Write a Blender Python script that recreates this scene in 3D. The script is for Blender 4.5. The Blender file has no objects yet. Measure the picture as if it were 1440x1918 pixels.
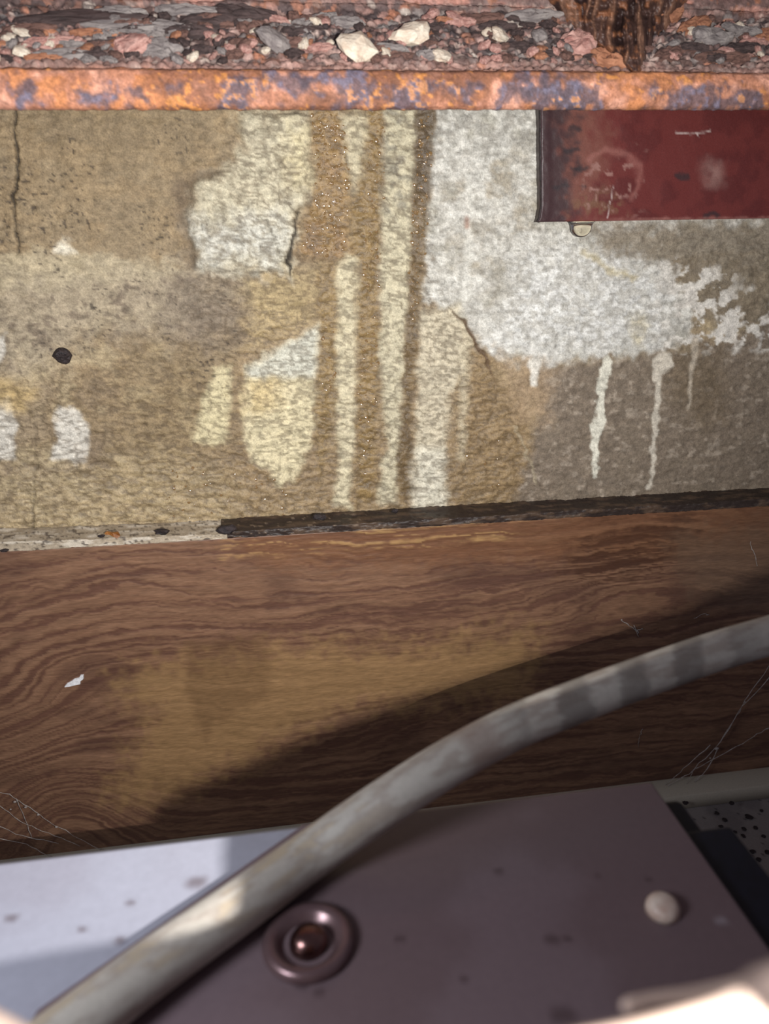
import bpy, bmesh, math, random
import numpy as np
from mathutils import Vector, Matrix

scene = bpy.context.scene
C = scene.collection
random.seed(7)

# ------------------------------------------------------------------ camera
PITCH, YAW, ROLL, FPX = math.radians(20), math.radians(8), math.radians(1.2), 1440.0
F_ = np.array([math.sin(YAW)*math.cos(PITCH), math.cos(YAW)*math.cos(PITCH), -math.sin(PITCH)])
r0 = np.array([math.cos(YAW), -math.sin(YAW), 0.0]); u0 = np.cross(r0, F_)
R_ = math.cos(ROLL)*r0 - math.sin(ROLL)*u0
U_ = math.cos(ROLL)*u0 + math.sin(ROLL)*r0
cam_d = bpy.data.cameras.new('camera'); cam = bpy.data.objects.new('camera', cam_d); C.objects.link(cam)
cam.matrix_world = Matrix(((R_[0], U_[0], -F_[0], 0), (R_[1], U_[1], -F_[1], 0), (R_[2], U_[2], -F_[2], 0), (0, 0, 0, 1)))
cam_d.sensor_fit = 'VERTICAL'; cam_d.lens = 26.0; cam_d.sensor_height = 26.0*1918/FPX; cam_d.sensor_width = 26.0*1440/FPX
cam_d.clip_start = 0.005; cam_d.clip_end = 20
cam_d.dof.use_dof = True; cam_d.dof.focus_distance = 0.62; cam_d.dof.aperture_fstop = 7.5
scene.camera = cam

# ------------------------------------------------------------------ world, lights, exposure
world = bpy.data.worlds.new('room_glow'); scene.world = world; world.use_nodes = True
bg = world.node_tree.nodes['Background']
bg.inputs[0].default_value = (0.84, 0.78, 0.95, 1); bg.inputs[1].default_value = 0.12
torch_d = bpy.data.lights.new('torch', 'SPOT')
torch = bpy.data.objects.new('torch', torch_d); C.objects.link(torch)
LIGHT = 0.060*R_ - 0.010*U_
torch.location = LIGHT
torch_d.energy = 18.5; torch_d.color = (1.0, 0.97, 0.93); torch_d.shadow_soft_size = 0.0008
torch_d.spot_size = math.radians(123); torch_d.spot_blend = 1.0
TORCH_AIM = (430, 430)
fill_d = bpy.data.lights.new('fill_lamp', 'AREA')          # added soft bluish fill lamp for the foreground, standing in for indoor light
fill = bpy.data.objects.new('fill_lamp', fill_d); C.objects.link(fill)
fill.location = (-0.25, 0.07, 0.0); fill_d.shape = 'DISK'; fill_d.size = 0.12; fill_d.energy = 1.0; fill_d.color = (0.86, 0.91, 1.0)
fill.rotation_euler = (Vector((-0.02, 0.24, -0.22))-fill.location).to_track_quat('-Z', 'Y').to_euler()
scene.view_settings.view_transform = 'Standard'; scene.view_settings.look = 'None'
scene.view_settings.exposure = 0.0; scene.view_settings.gamma = 1.0; scene.view_settings.use_curve_mapping = False

# ------------------------------------------------------------------ measuring helpers: a pixel of the photograph to a point on a real plane
def ray(px, py):
    return F_ + (px-720)/FPX*R_ - (py-959)/FPX*U_
def at_y(px, py, y):
    d = ray(px, py); return d*(y/d[1])
def at_z(px, py, z):
    d = ray(px, py); return d*(z/d[2])
def at_plane(px, py, p0, n):
    d = ray(px, py); return d*(np.dot(p0, n)/np.dot(d, n))
torch.rotation_euler = Vector(at_y(*TORCH_AIM, 0.62)-LIGHT).to_track_quat('-Z', 'Y').to_euler()

# ------------------------------------------------------------------ numpy noise
_rng = np.random.RandomState(11)
_tab = _rng.rand(512, 512)
def vn(x, y, seed=0):
    x = np.asarray(x, float)+seed*37.31; y = np.asarray(y, float)+seed*91.7
    xi = np.floor(x).astype(int); yi = np.floor(y).astype(int)
    fx = x-xi; fy = y-yi; fx = fx*fx*(3-2*fx); fy = fy*fy*(3-2*fy)
    a = _tab[xi & 511, yi & 511]; b = _tab[(xi+1) & 511, yi & 511]
    c = _tab[xi & 511, (yi+1) & 511]; d = _tab[(xi+1) & 511, (yi+1) & 511]
    return (a*(1-fx)+b*fx)*(1-fy)+(c*(1-fx)+d*fx)*fy
def fbm(x, y, o=4, seed=0, gain=0.5):
    s = 0; a = 1; t = 0
    for k in range(o):
        s = s+a*vn(x*2**k, y*2**k, seed+k*3+1); t += a; a *= gain
    return s/t
def cells(x, y, seed=0):
    xi = np.floor(x).astype(int); yi = np.floor(y).astype(int)
    f1 = np.full(x.shape, 9.0); f2 = np.full(x.shape, 9.0); cid = np.zeros(x.shape)
    for i in (-1, 0, 1):
        for j in (-1, 0, 1):
            a = (xi+i+seed*13) & 511; b = (yi+j+seed*29) & 511
            jx = xi+i+_tab[a, b]; jy = yi+j+_tab[b, a]
            d = np.hypot(x-jx, y-jy); v = _tab[(a*7+3) & 511, (b*5+1) & 511]
            m = d < f1
            f2 = np.where(m, f1, np.minimum(f2, d)); cid = np.where(m, v, cid); f1 = np.where(m, d, f1)
    return f1, f2, cid
def sstep(a, b, x):
    t = np.clip((x-a)/(b-a), 0, 1); return t*t*(3-2*t)
def lin(c):
    c = np.asarray(c, float)/255.0
    return np.where(c <= 0.04045, c/12.92, ((c+0.055)/1.055)**2.4)
def mixc(col, c, m):
    return col*(1-m[..., None])+lin(c)*m[..., None]

# ------------------------------------------------------------------ mesh helpers
def tag(o, label=None, cat=None, group=None, kind=None):
    if label: o['label'] = label
    if cat: o['category'] = cat
    if group: o['group'] = group
    if kind: o['kind'] = kind
    return o
def empty(name, loc, label=None, cat=None, group=None):
    o = bpy.data.objects.new(name, None); o.empty_display_size = 0.02; o.location = loc; C.objects.link(o)
    return tag(o, label, cat, group)
def link(name, me, m, parent=None):
    o = bpy.data.objects.new(name, me); C.objects.link(o)
    if m is not None and not me.materials: me.materials.append(m)
    if parent is not None:
        o.parent = parent; o.matrix_parent_inverse = Matrix.Translation(-Vector(parent.location))
    return o
def obj(name, bm, m, parent=None, smooth=False):
    bmesh.ops.recalc_face_normals(bm, faces=bm.faces[:])
    me = bpy.data.meshes.new(name); bm.to_mesh(me); bm.free()
    if smooth:
        for p in me.polygons: p.use_smooth = True
    return link(name, me, m, parent)
def grid_mesh(name, P, col, m, parent=None, wet=None, back=None, flip=False):
    """surface of a P[h,w,3] grid with colour per vertex; back = vector by which its rim is carried back to close the slab"""
    h, w = P.shape[:2]
    idx = np.arange(h*w).reshape(h, w)
    q = np.stack([idx[:-1, :-1], idx[:-1, 1:], idx[1:, 1:], idx[1:, :-1]], -1).reshape(-1, 4)
    V = P.reshape(-1, 3); Cc = col.reshape(-1, 3)
    W = np.zeros(h*w) if wet is None else wet.reshape(-1)
    if back is not None:
        rim = np.concatenate([idx[0, :-1], idx[:-1, -1], idx[-1, :0:-1], idx[:0:-1, 0]])
        bv = V[rim]+np.asarray(back)[None, :]
        b0 = len(V); nb = len(rim); bi = b0+np.arange(nb)
        V = np.vstack([V, bv, bv.mean(0)[None]]); Cc = np.vstack([Cc, Cc[rim], Cc[rim].mean(0)[None]]); W = np.concatenate([W, W[rim], [0]])
        nx = np.roll(np.arange(nb), -1)
        side = np.stack([rim[nx], rim, bi, bi[nx]], -1)
        q = np.vstack([q, side])
        tri = np.stack([bi, np.full(nb, b0+nb), bi[nx]], -1)
    else:
        tri = np.zeros((0, 3), int)
    if flip: q = q[:, ::-1]; tri = tri[:, ::-1]
    me = bpy.data.meshes.new(name)
    nv, nq, nt = len(V), len(q), len(tri)
    me.vertices.add(nv); me.vertices.foreach_set('co', np.ascontiguousarray(V, np.float32).ravel())
    me.loops.add(nq*4+nt*3); me.polygons.add(nq+nt)
    me.loops.foreach_set('vertex_index', np.concatenate([q.ravel(), tri.ravel()]).astype(np.int32))
    st = np.concatenate([np.arange(nq)*4, nq*4+np.arange(nt)*3]).astype(np.int32)
    me.polygons.foreach_set('loop_start', st)
    me.update(calc_edges=True)
    me.polygons.foreach_set('use_smooth', np.concatenate([np.ones(nq, bool), np.ones(nt, bool)]))
    a = me.attributes.new('Col', 'FLOAT_COLOR', 'POINT')
    a.data.foreach_set('color', np.hstack([np.clip(Cc, 0, 1), np.ones((nv, 1))]).astype(np.float32).ravel())
    b = me.attributes.new('Wet', 'FLOAT', 'POINT'); b.data.foreach_set('value', np.clip(W, 0, 1).astype(np.float32))
    me.validate()
    return link(name, me, m, parent)
def add_box(bm, a, b, bevel=0):
    a = np.minimum(a, b); b2 = np.maximum(a, b)
    r = bmesh.ops.create_cube(bm, size=1.0)
    for v in r['verts']:
        v.co = Vector([(a[i]+b2[i])/2+v.co[i]*(b2[i]-a[i]) for i in range(3)])
    if bevel:
        es = list({e for v in r['verts'] for e in v.link_edges})
        bmesh.ops.bevel(bm, geom=es, offset=bevel, segments=2, affect='EDGES', profile=0.5)
def frames(pts):
    T = [None]*len(pts)
    for i in range(len(pts)):
        T[i] = (pts[min(i+1, len(pts)-1)]-pts[max(i-1, 0)]).normalized()
    n = Vector((0, 0, 1)); out = []
    n = (n-T[0]*n.dot(T[0])).normalized() if abs(T[0].z) < 0.95 else T[0].orthogonal().normalized()
    for t in T:
        n = (n-t*n.dot(t)).normalized(); out.append((n, t.cross(n)))
    return out
def add_tube(bm, pts, rad, seg=8, cap=True):
    pts = [Vector(p) for p in pts]; fr = frames(pts); rings = []
    for i, p in enumerate(pts):
        r = rad[i] if hasattr(rad, '__len__') else rad
        n, b = fr[i]
        rings.append([bm.verts.new(p+(n*math.cos(2*math.pi*k/seg)+b*math.sin(2*math.pi*k/seg))*r) for k in range(seg)])
    for i in range(len(rings)-1):
        for k in range(seg):
            bm.faces.new((rings[i][k], rings[i][(k+1) % seg], rings[i+1][(k+1) % seg], rings[i+1][k]))
    if cap:
        bm.faces.new(rings[0][::-1]); bm.faces.new(rings[-1])
def spline(pts, n):
    P = np.array(pts, float); out = []
    Q = np.vstack([2*P[0]-P[1], P, 2*P[-1]-P[-2]])
    for i in range(len(P)-1):
        a, b, c, d = Q[i], Q[i+1], Q[i+2], Q[i+3]
        for k in range(n):
            t = k/n
            out.append(0.5*((2*b)+(-a+c)*t+(2*a-5*b+4*c-d)*t*t+(-a+3*b-3*c+d)*t**3))
    out.append(P[-1]); return np.array(out)
def lathe(bm, prof, c, ax=Vector((0, 0, 1)), seg=32):
    rot = Vector((0, 0, 1)).rotation_difference(ax).to_matrix(); rings = []
    for r, z in prof:
        if r < 1e-6: rings.append([bm.verts.new(Vector(c)+rot@Vector((0, 0, z)))])
        else: rings.append([bm.verts.new(Vector(c)+rot@Vector((r*math.cos(2*math.pi*k/seg), r*math.sin(2*math.pi*k/seg), z))) for k in range(seg)])
    for a, b in zip(rings, rings[1:]):
        for k in range(seg):
            k2 = (k+1) % seg
            if len(a) == 1 and len(b) > 1: bm.faces.new((a[0], b[k], b[k2]))
            elif len(b) == 1 and len(a) > 1: bm.faces.new((a[k], b[0], a[k2]))
            elif len(a) > 1: bm.faces.new((a[k], b[k], b[k2], a[k2]))

# ------------------------------------------------------------------ materials
def mat_base(name):
    m = bpy.data.materials.new(name); m.use_nodes = True
    nt = m.node_tree; return m, nt, nt.nodes['Principled BSDF']
def noise_node(nt, scale, detail=4, rough=0.55, sc=(1, 1, 1)):
    tc = nt.nodes.new('ShaderNodeTexCoord'); mp = nt.nodes.new('ShaderNodeMapping'); mp.inputs['Scale'].default_value = sc
    n = nt.nodes.new('ShaderNodeTexNoise'); n.inputs['Scale'].default_value = scale; n.inputs['Detail'].default_value = detail; n.inputs['Roughness'].default_value = rough
    nt.links.new(tc.outputs['Object'], mp.inputs[0]); nt.links.new(mp.outputs[0], n.inputs['Vector']); return n
def maprange(nt, sock, a, b, c, d):
    r = nt.nodes.new('ShaderNodeMapRange'); r.inputs[1].default_value = a; r.inputs[2].default_value = b; r.inputs[3].default_value = c; r.inputs[4].default_value = d
    nt.links.new(sock, r.inputs[0]); return r.outputs[0]
def scaled(nt, col, fac):
    v = nt.nodes.new('ShaderNodeVectorMath'); v.operation = 'SCALE'
    nt.links.new(col, v.inputs[0]); nt.links.new(fac, v.inputs['Scale']); return v.outputs[0]
def bumped(nt, bsdf, sock, dist, strength=1.0):
    b = nt.nodes.new('ShaderNodeBump'); b.inputs['Strength'].default_value = strength; b.inputs['Distance'].default_value = dist
    nt.links.new(sock, b.inputs['Height']); nt.links.new(b.outputs[0], bsdf.inputs['Normal'])
def mat_grid(name, dry=0.85, wet=0.25, grain=900, amp=0.2, bump=0.0004, spec=0.4, metal=0.0, sc=(1, 1, 1), bscale=None):
    """colour and wetness come with the mesh, fine grain and relief from noise"""
    m, nt, b = mat_base(name)
    a = nt.nodes.new('ShaderNodeAttribute'); a.attribute_name = 'Col'
    w = nt.nodes.new('ShaderNodeAttribute'); w.attribute_name = 'Wet'
    n = noise_node(nt, grain, 5, 0.65, sc)
    f = maprange(nt, n.outputs['Fac'], 0.3, 0.7, 1-amp, 1+amp)
    nt.links.new(scaled(nt, a.outputs['Color'], f), b.inputs['Base Color'])
    nt.links.new(maprange(nt, w.outputs['Fac'], 0, 1, dry, wet), b.inputs['Roughness'])
    b.inputs['Specular IOR Level'].default_value = spec; b.inputs['Metallic'].default_value = metal
    n2 = noise_node(nt, grain*(0.45 if bscale is None else bscale), 4, 0.6, sc)
    bumped(nt, b, n2.outputs['Fac'], bump, 1.0)
    return m
def mat_noise(name, c1, c2, scale, rough=0.7, bump=0.0003, bscale=None, metal=0.0, spec=0.4, lo=0.35, hi=0.65):
    m, nt, b = mat_base(name)
    n = noise_node(nt, scale, 5, 0.6)
    r = nt.nodes.new('ShaderNodeValToRGB')
    r.color_ramp.elements[0].position = lo; r.color_ramp.elements[1].position = hi
    r.color_ramp.elements[0].color = (*lin(c1), 1); r.color_ramp.elements[1].color = (*lin(c2), 1)
    nt.links.new(n.outputs['Fac'], r.inputs[0]); nt.links.new(r.outputs[0], b.inputs['Base Color'])
    b.inputs['Roughness'].default_value = rough; b.inputs['Metallic'].default_value = metal; b.inputs['Specular IOR Level'].default_value = spec
    if bump:
        n2 = noise_node(nt, bscale or scale*2, 4, 0.6); bumped(nt, b, n2.outputs['Fac'], bump)
    return m

M_wall = mat_grid('stained_concrete', 0.8, 0.42, 800, 0.28, 0.0006, 0.4, bscale=0.65)
M_rust = mat_grid('rusty_steel', 0.8, 0.3, 700, 0.25, 0.0008, 0.4)
M_red = mat_grid('red_oxide_paint', 0.5, 0.3, 900, 0.14, 0.00015, 0.4)
M_wood = mat_grid('aged_plywood', 0.55, 0.3, 260, 0.22, 0.0003, 0.35, 0.0, (0.35, 1, 3.2))
M_strip = mat_grid('joint_strip', 0.75, 0.3, 900, 0.2, 0.0003, 0.4)
M_pipe = mat_grid('dusty_conduit', 0.6, 0.3, 500, 0.08, 0.0001, 0.4)
M_floor = mat_grid('speckled_panel', 0.6, 0.3, 900, 0.12, 0.0001, 0.3)
M_casing = mat_grid('dull_grey_sheet', 0.45, 0.3, 300, 0.05, 0.00005, 0.4)
M_crumb = [mat_noise('crumb_cream', (200, 180, 160), (236, 226, 208), 1.6, 0.9, 0.0012, 3.5, lo=0.32, hi=0.68),
           mat_noise('crumb_grey', (104, 96, 96), (158, 150, 146), 1.6, 0.9, 0.0012, 3.5, lo=0.32, hi=0.68),
           mat_noise('crumb_pink', (150, 102, 94), (205, 165, 154), 1.6, 0.9, 0.0012, 3.5, lo=0.32, hi=0.68),
           mat_noise('crumb_brown', (75, 55, 50), (130, 98, 88), 1.6, 0.9, 0.0012, 3.5, lo=0.32, hi=0.68),
           mat_noise('crumb_dark', (45, 36, 36), (88, 72, 70), 1.6, 0.8, 0.0012, 3.5, lo=0.32, hi=0.68),
           mat_noise('crumb_orange', (132, 86, 64), (184, 130, 100), 1.6, 0.9, 0.0012, 3.5, lo=0.32, hi=0.68)]
M_rub = mat_noise('black_rubber', (8, 9, 20), (14, 15, 30), 200, 0.6, 0.0001)
M_steel = mat_noise('coppery_steel', (112, 84, 82), (160, 122, 112), 60, 0.25, 0.0, metal=1.0)
M_ring = mat_noise('dull_washer', (112, 88, 90), (130, 106, 106), 60, 0.3, 0.0, metal=0.55)
M_cap = mat_noise('cream_cap', (170, 132, 115), (222, 205, 190), 90, 0.4, 0.0)
M_frame = mat_noise('cream_plastic', (204, 178, 162), (212, 188, 173), 30, 0.45, 0.0)
M_water, nt_, b_ = mat_base('clear_water')
b_.inputs['Transmission Weight'].default_value = 1.0; b_.inputs['IOR'].default_value = 1.33; b_.inputs['Roughness'].default_value = 0.0; b_.inputs['Base Color'].default_value = (0.97, 0.94, 0.86, 1)
M_bead, nt_, b_ = mat_base('water_bead')
b_.inputs['Base Color'].default_value = (*lin((128, 102, 68)), 1); b_.inputs['Roughness'].default_value = 0.07; b_.inputs['Specular IOR Level'].default_value = 1.0
M_web = mat_noise('cobweb_silk', (150, 140, 135), (190, 182, 176), 400, 0.8, 0.0)
M_fleck = mat_noise('white_paint', (215, 214, 216), (245, 245, 248), 300, 0.6, 0.0006)
M_bark = mat_noise('brown_husk', (120, 70, 30), (165, 110, 55), 300, 0.5, 0.0004)
M_speck = mat_noise('black_speck', (28, 22, 24), (58, 48, 48), 1.5, 0.7, 0.0006, 3)
M_dirt = mat_noise('dark_dirt', (30, 24, 26), (62, 52, 52), 400, 0.6, 0.0006)
M_plain = mat_noise('old_steel', (60, 45, 42), (105, 75, 62), 60, 0.8, 0.0004)

# ================================================================== THE WALL
WY, S = 0.62, 0.00045                      # wall plane and the size of one stain unit
def wq(p):                                 # photo measure -> wall units (u to the right, v down)
    q = at_y(p[0], p[1], WY); return np.array([q[0]/S, -q[2]/S])
class Field:
    def __init__(self, U, V, conv):
        self.U, self.V, self.conv = U, V, conv
        self.wx = (fbm(U/16, V/16, 3, 5)-0.5); self.wy = (fbm(U/16, V/16, 3, 9)-0.5)
    def _sub(self, Q, pad):
        lo = Q.min(0)-pad; hi = Q.max(0)+pad
        m = (self.U > lo[0]) & (self.U < hi[0]) & (self.V > lo[1]) & (self.V < hi[1])
        r = np.where(m.any(1))[0]; c = np.where(m.any(0))[0]
        if len(r) == 0 or len(c) == 0: return None
        return slice(r[0], r[-1]+1), slice(c[0], c[-1]+1)
    def poly(self, pts, soft=6, warp=18):
        soft = soft*1.35; Q = np.array([self.conv(p) for p in pts]); out = np.zeros_like(self.U)
        s = self._sub(Q, soft+warp+4)
        if s is None: return out
        x = self.U[s]+warp*self.wx[s]*2; y = self.V[s]+warp*self.wy[s]*2
        d2 = np.full(x.shape, 1e12); ins = np.zeros(x.shape, bool)
        for a, b in zip(Q, np.roll(Q, -1, 0)):
            e = b-a; t = np.clip(((x-a[0])*e[0]+(y-a[1])*e[1])/(e@e+1e-9), 0, 1)
            d2 = np.minimum(d2, (x-a[0]-t*e[0])**2+(y-a[1]-t*e[1])**2)
            c = ((a[1] > y) != (b[1] > y)) & (x < (b[0]-a[0])*(y-a[1])/(b[1]-a[1]+1e-9)+a[0])
            ins ^= c
        d = np.sqrt(d2)*np.where(ins, -1, 1)
        out[s] = sstep(soft, -soft, d); return out
    def stroke(self, pts, w, soft=3, warp=8):
        Q = np.array([self.conv(p) for p in pts]); out = np.zeros_like(self.U)
        W = np.broadcast_to(np.asarray(w, float), (len(Q),))
        s = self._sub(Q, W.max()+soft+warp+3)
        if s is None: return out
        x = self.U[s]+warp*self.wx[s]*2; y = self.V[s]+warp*self.wy[s]*2
        best = np.full(x.shape, 1e9)
        for i in range(len(Q)-1):
            a, b = Q[i], Q[i+1]; e = b-a
            t = np.clip(((x-a[0])*e[0]+(y-a[1])*e[1])/(e@e+1e-9), 0, 1)
            best = np.minimum(best, np.hypot(x-a[0]-t*e[0], y-a[1]-t*e[1])-(W[i]*(1-t)+W[i+1]*t))
        out[s] = sstep(soft, -soft, best); return out

def build_wall():
    xs = np.arange(-0.50, 0.66, 0.00118); zs = np.arange(0.16, -0.285, -0.00118)
    X, Z = np.meshgrid(xs, zs); U, V = X/S, -Z/S
    G = Field(U, V, wq); poly, stroke = G.poly, G.stroke
    n0 = fbm(U/120, V/120, 4, 1); n1 = fbm(U/40, V/32, 4, 2); n2 = fbm(U/14, V/11, 3, 3); n3 = fbm(U/5, V/5, 2, 4)
    col = np.broadcast_to(lin((166, 144, 108)), X.shape+(3,)).copy()
    col = mixc(col, (146, 122, 84), sstep(0.42, 0.62, n0)*0.8)
    col = mixc(col, (188, 168, 126), sstep(0.5, 0.72, n1)*0.6)
    col = mixc(col, (128, 110, 88), sstep(0.5, 0.35, n1)*0.35)
    wet = np.full(X.shape, 0.25)
    # upper left block, ochre, with a pale lower edge
    m = poly([(-200, 150), (450, 150), (420, 330), (352, 345), (350, 492), (250, 480), (120, 466), (-200, 490)], 5, 14)
    col = mixc(col, (144, 123, 88), m*0.65); col = mixc(col, (156, 130, 90), m*sstep(0.5, 0.65, n1)*0.6)
    m = poly([(-200, 490), (120, 468), (330, 492), (350, 520), (100, 545), (-200, 540)], 10, 16); col = mixc(col, (192, 176, 138), m*0.7)
    m = poly([(60, 520), (330, 500), (480, 540), (460, 640), (330, 640), (200, 620), (40, 700), (-200, 690), (-200, 560)], 30, 30); col = mixc(col, (170, 155, 128), m*0.7)
    col = mixc(col, (104, 88, 72), m*sstep(0.58, 0.75, n2)*0.7)
    m = poly([(320, 530), (455, 520), (462, 640), (420, 690), (310, 640)], 45, 34); col = mixc(col, (122, 106, 88), m*0.75)
    col = mixc(col, (138, 116, 76), poly([(240, 640), (460, 660), (470, 860), (360, 930), (240, 860)], 35, 25)*0.6)
    # lower wet ground
    m = poly([(300, 850), (480, 830), (620, 900), (1000, 820), (1010, 960), (600, 1020), (280, 1030)], 35, 25); col = mixc(col, (142, 118, 82), m*0.75); wet = np.maximum(wet, m*0.8)
    m = poly([(0, 860), (300, 840), (560, 930), (560, 1010), (-50, 1060)], 35, 25); col = mixc(col, (186, 164, 116), m*0.4); wet = np.maximum(wet, m*0.75)
    m = poly([(460, 560), (900, 640), (1030, 900), (980, 960), (440, 980), (430, 690)], 30, 20); col = mixc(col, (150, 124, 84), m*0.75); wet = np.maximum(wet, m*0.7)
    m = poly([(460, 520), (590, 500), (600, 600), (470, 650)], 20, 18); col = mixc(col, (186, 162, 106), m*0.6)
    col = mixc(col, (150, 122, 78), poly([(880, 600), (1000, 800), (1030, 960), (860, 940), (870, 700)], 18, 14)*0.7)
    # big pale patch on the right
    m = poly([(812, 140), (1500, 140), (1500, 470), (1240, 480), (1260, 530), (1300, 570), (1290, 640), (1200, 662), (1060, 672), (1010, 700), (990, 690), (930, 672), (850, 585), (798, 560), (800, 400)], 8, 16)
    col = mixc(col, (214, 212, 202), m*0.93); wet = wet*(1-m*0.8)
    col = mixc(col, (170, 166, 150), m*sstep(0.52, 0.68, n1)*0.75)
    top = poly([(812, 140), (1020, 140), (1010, 280), (900, 300), (815, 260)], 30, 40); col = mixc(col, (118, 114, 108), top*sstep(0.42, 0.62, n2)*0.85)
    col = mixc(col, (172, 160, 138), poly([(840, 300), (1010, 280), (1000, 440), (880, 560), (850, 440)], 30, 40)*sstep(0.4, 0.6, n1)*0.8)
    m = poly([(985, 480), (1180, 455), (1250, 540), (1230, 640), (1010, 660), (930, 640), (960, 540)], 30, 30); col = mixc(col, (226, 226, 221), m*0.8)
    col = mixc(col, (196, 180, 130), poly([(1180, 590), (1210, 590), (1205, 645), (1185, 640)], 8, 14)*0.6)
    big = poly([(812, 140), (1500, 140), (1500, 470), (1300, 570), (1290, 640), (1060, 672), (850, 585), (798, 560)], 10, 16); nf = fbm(U/7, V/5, 3, 19)
    col = mixc(col, (146, 142, 130), big*sstep(0.5, 0.68, nf)*0.5); col = mixc(col, (190, 186, 174), big*sstep(0.46, 0.6, n2)*0.6)
    # the darker ground right of and below it
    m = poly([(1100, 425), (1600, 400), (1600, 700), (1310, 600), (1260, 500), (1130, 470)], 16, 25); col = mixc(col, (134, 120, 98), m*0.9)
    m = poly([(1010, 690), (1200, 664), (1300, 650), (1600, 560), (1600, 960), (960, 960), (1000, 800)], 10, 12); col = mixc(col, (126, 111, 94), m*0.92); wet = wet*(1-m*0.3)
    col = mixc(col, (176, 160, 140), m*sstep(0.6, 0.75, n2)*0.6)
    col = mixc(col, (112, 94, 68), poly([(1250, 640), (1340, 660), (1360, 780), (1300, 800), (1240, 740)], 28, 30)*0.7)
    col = mixc(col, (168, 140, 104), poly([(930, 660), (1030, 690), (1025, 790), (970, 790)], 16, 20)*0.8)
    # salt bloom towards the right edge
    m = poly([(1230, 500), (1330, 500), (1450, 590), (1600, 570), (1600, 640), (1440, 640), (1290, 660), (1240, 620)], 18, 30)
    col = mixc(col, (222, 216, 204), m*sstep(0.5, 0.58, fbm(U/22, V/16, 4, 21)))
    for w_ in ([(1240, 650), (1290, 640), (1340, 620), (1380, 605), (1460, 585)], [(1250, 545), (1300, 560), (1360, 600), (1400, 620), (1500, 640)]):
        col = mixc(col, (228, 222, 210), stroke(w_, 5, 4, 14)*sstep(0.42, 0.55, n2)*0.9)
    for (x, y) in ((1095, 460), (1150, 500), (1220, 520)): pass
    col = mixc(col, (190, 172, 118), stroke([(1095, 470), (1140, 505), (1190, 520)], 5, 5, 10)*0.6)
    # white drips
    m = stroke([(1132, 680), (1125, 740), (1117, 800), (1110, 890)], [11, 12, 10, 6], 3, 12); col = mixc(col, (226, 222, 202), m)
    m = stroke([(1240, 680), (1230, 700), (1226, 790), (1214, 915)], [22, 8, 6, 3], 3, 8); col = mixc(col, (216, 206, 186), m*0.9)
    m = stroke([(1300, 640), (1292, 690), (1286, 765)], [8, 5, 3], 4, 6); col = mixc(col, (192, 178, 156), m*0.8)
    m = stroke([(1000, 680), (998, 715)], [10, 8], 4, 5); col = mixc(col, (226, 220, 206), m)
    m = stroke([(878, 330), (872, 560)], [5, 8], 5, 6); col = mixc(col, (228, 226, 214), m*0.6)
    col = mixc(col, (168, 112, 84), stroke([(874, 410), (874, 424)], 5, 4, 4)*0.7)
    # raised pale plaster patch, upper middle
    PATCH = [(450, 215), (578, 215), (582, 330), (562, 400), (545, 470), (545, 515), (520, 505), (430, 510), (368, 498), (354, 430), (360, 345), (420, 325), (455, 285)]
    patch = poly(PATCH, 11, 14)
    col = mixc(col, (208, 198, 166), patch*0.95); wet = wet*(1-patch*0.8)
    col = mixc(col, (178, 166, 138), patch*sstep(0.5, 0.68, n1)*0.55)
    col = mixc(col, (208, 208, 198), poly([(366, 420), (540, 400), (530, 500), (370, 495)], 22, 26)*0.7)
    col = mixc(col, (226, 208, 150), poly([(530, 230), (580, 240), (580, 350), (540, 340)], 14, 16)*0.5)
    m = poly([(322, 330), (420, 318), (425, 332), (362, 348), (358, 430), (372, 500), (350, 505), (338, 430), (325, 390)], 8, 10); col = mixc(col, (120, 100, 74), m*0.85)
    nf = fbm(U/7, V/5, 3, 19); col = mixc(col, (150, 138, 112), patch*sstep(0.52, 0.68, nf)*0.5)
    # brown wet streaks and pale runs, left to right
    m = poly([(576, 140), (640, 140), (658, 300), (655, 380), (650, 450), (668, 470), (625, 490), (600, 485), (556, 470), (582, 380), (592, 300)], 6, 8); col = mixc(col, (154, 121, 66), m*0.92); wet = np.maximum(wet, m)
    col = mixc(col, (132, 96, 56), m*sstep(0.5, 0.66, n1)*0.5)
    m = poly([(548, 470), (640, 485), (680, 466), (690, 500), (630, 500), (550, 486)], 5, 8); col = mixc(col, (116, 92, 58), m*0.6)
    m = poly([(592, 500), (636, 495), (632, 640), (630, 760), (600, 900), (588, 800), (598, 650)], 6, 6); col = mixc(col, (146, 119, 68), m*0.88); wet = np.maximum(wet, m*0.9)
    m = poly([(638, 215), (692, 215), (682, 320), (664, 360), (648, 300)], 8, 10); col = mixc(col, (204, 192, 156), m*0.9)
    m = poly([(688, 140), (724, 140), (716, 500), (706, 760), (700, 935), (668, 940), (668, 700), (668, 480), (655, 460), (655, 390), (680, 330)], 6, 7); col = mixc(col, (142, 114, 62), m*0.93); wet = np.maximum(wet, m)
    col = mixc(col, (120, 88, 50), stroke([(722, 215), (716, 420), (712, 600)], 5, 5, 5)*0.6)
    m = poly([(722, 140), (782, 140), (774, 480), (760, 600), (752, 800), (742, 942), (708, 942), (716, 860), (728, 840), (712, 690), (712, 500)], 6, 8); col = mixc(col, (202, 192, 158), m*0.92); wet = wet*(1-m*0.5)
    col = mixc(col, (128, 122, 108), m*poly([(700, 140), (800, 140), (790, 420), (700, 400)], 30, 30)*sstep(0.4, 0.6, n2)*0.7)
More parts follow.
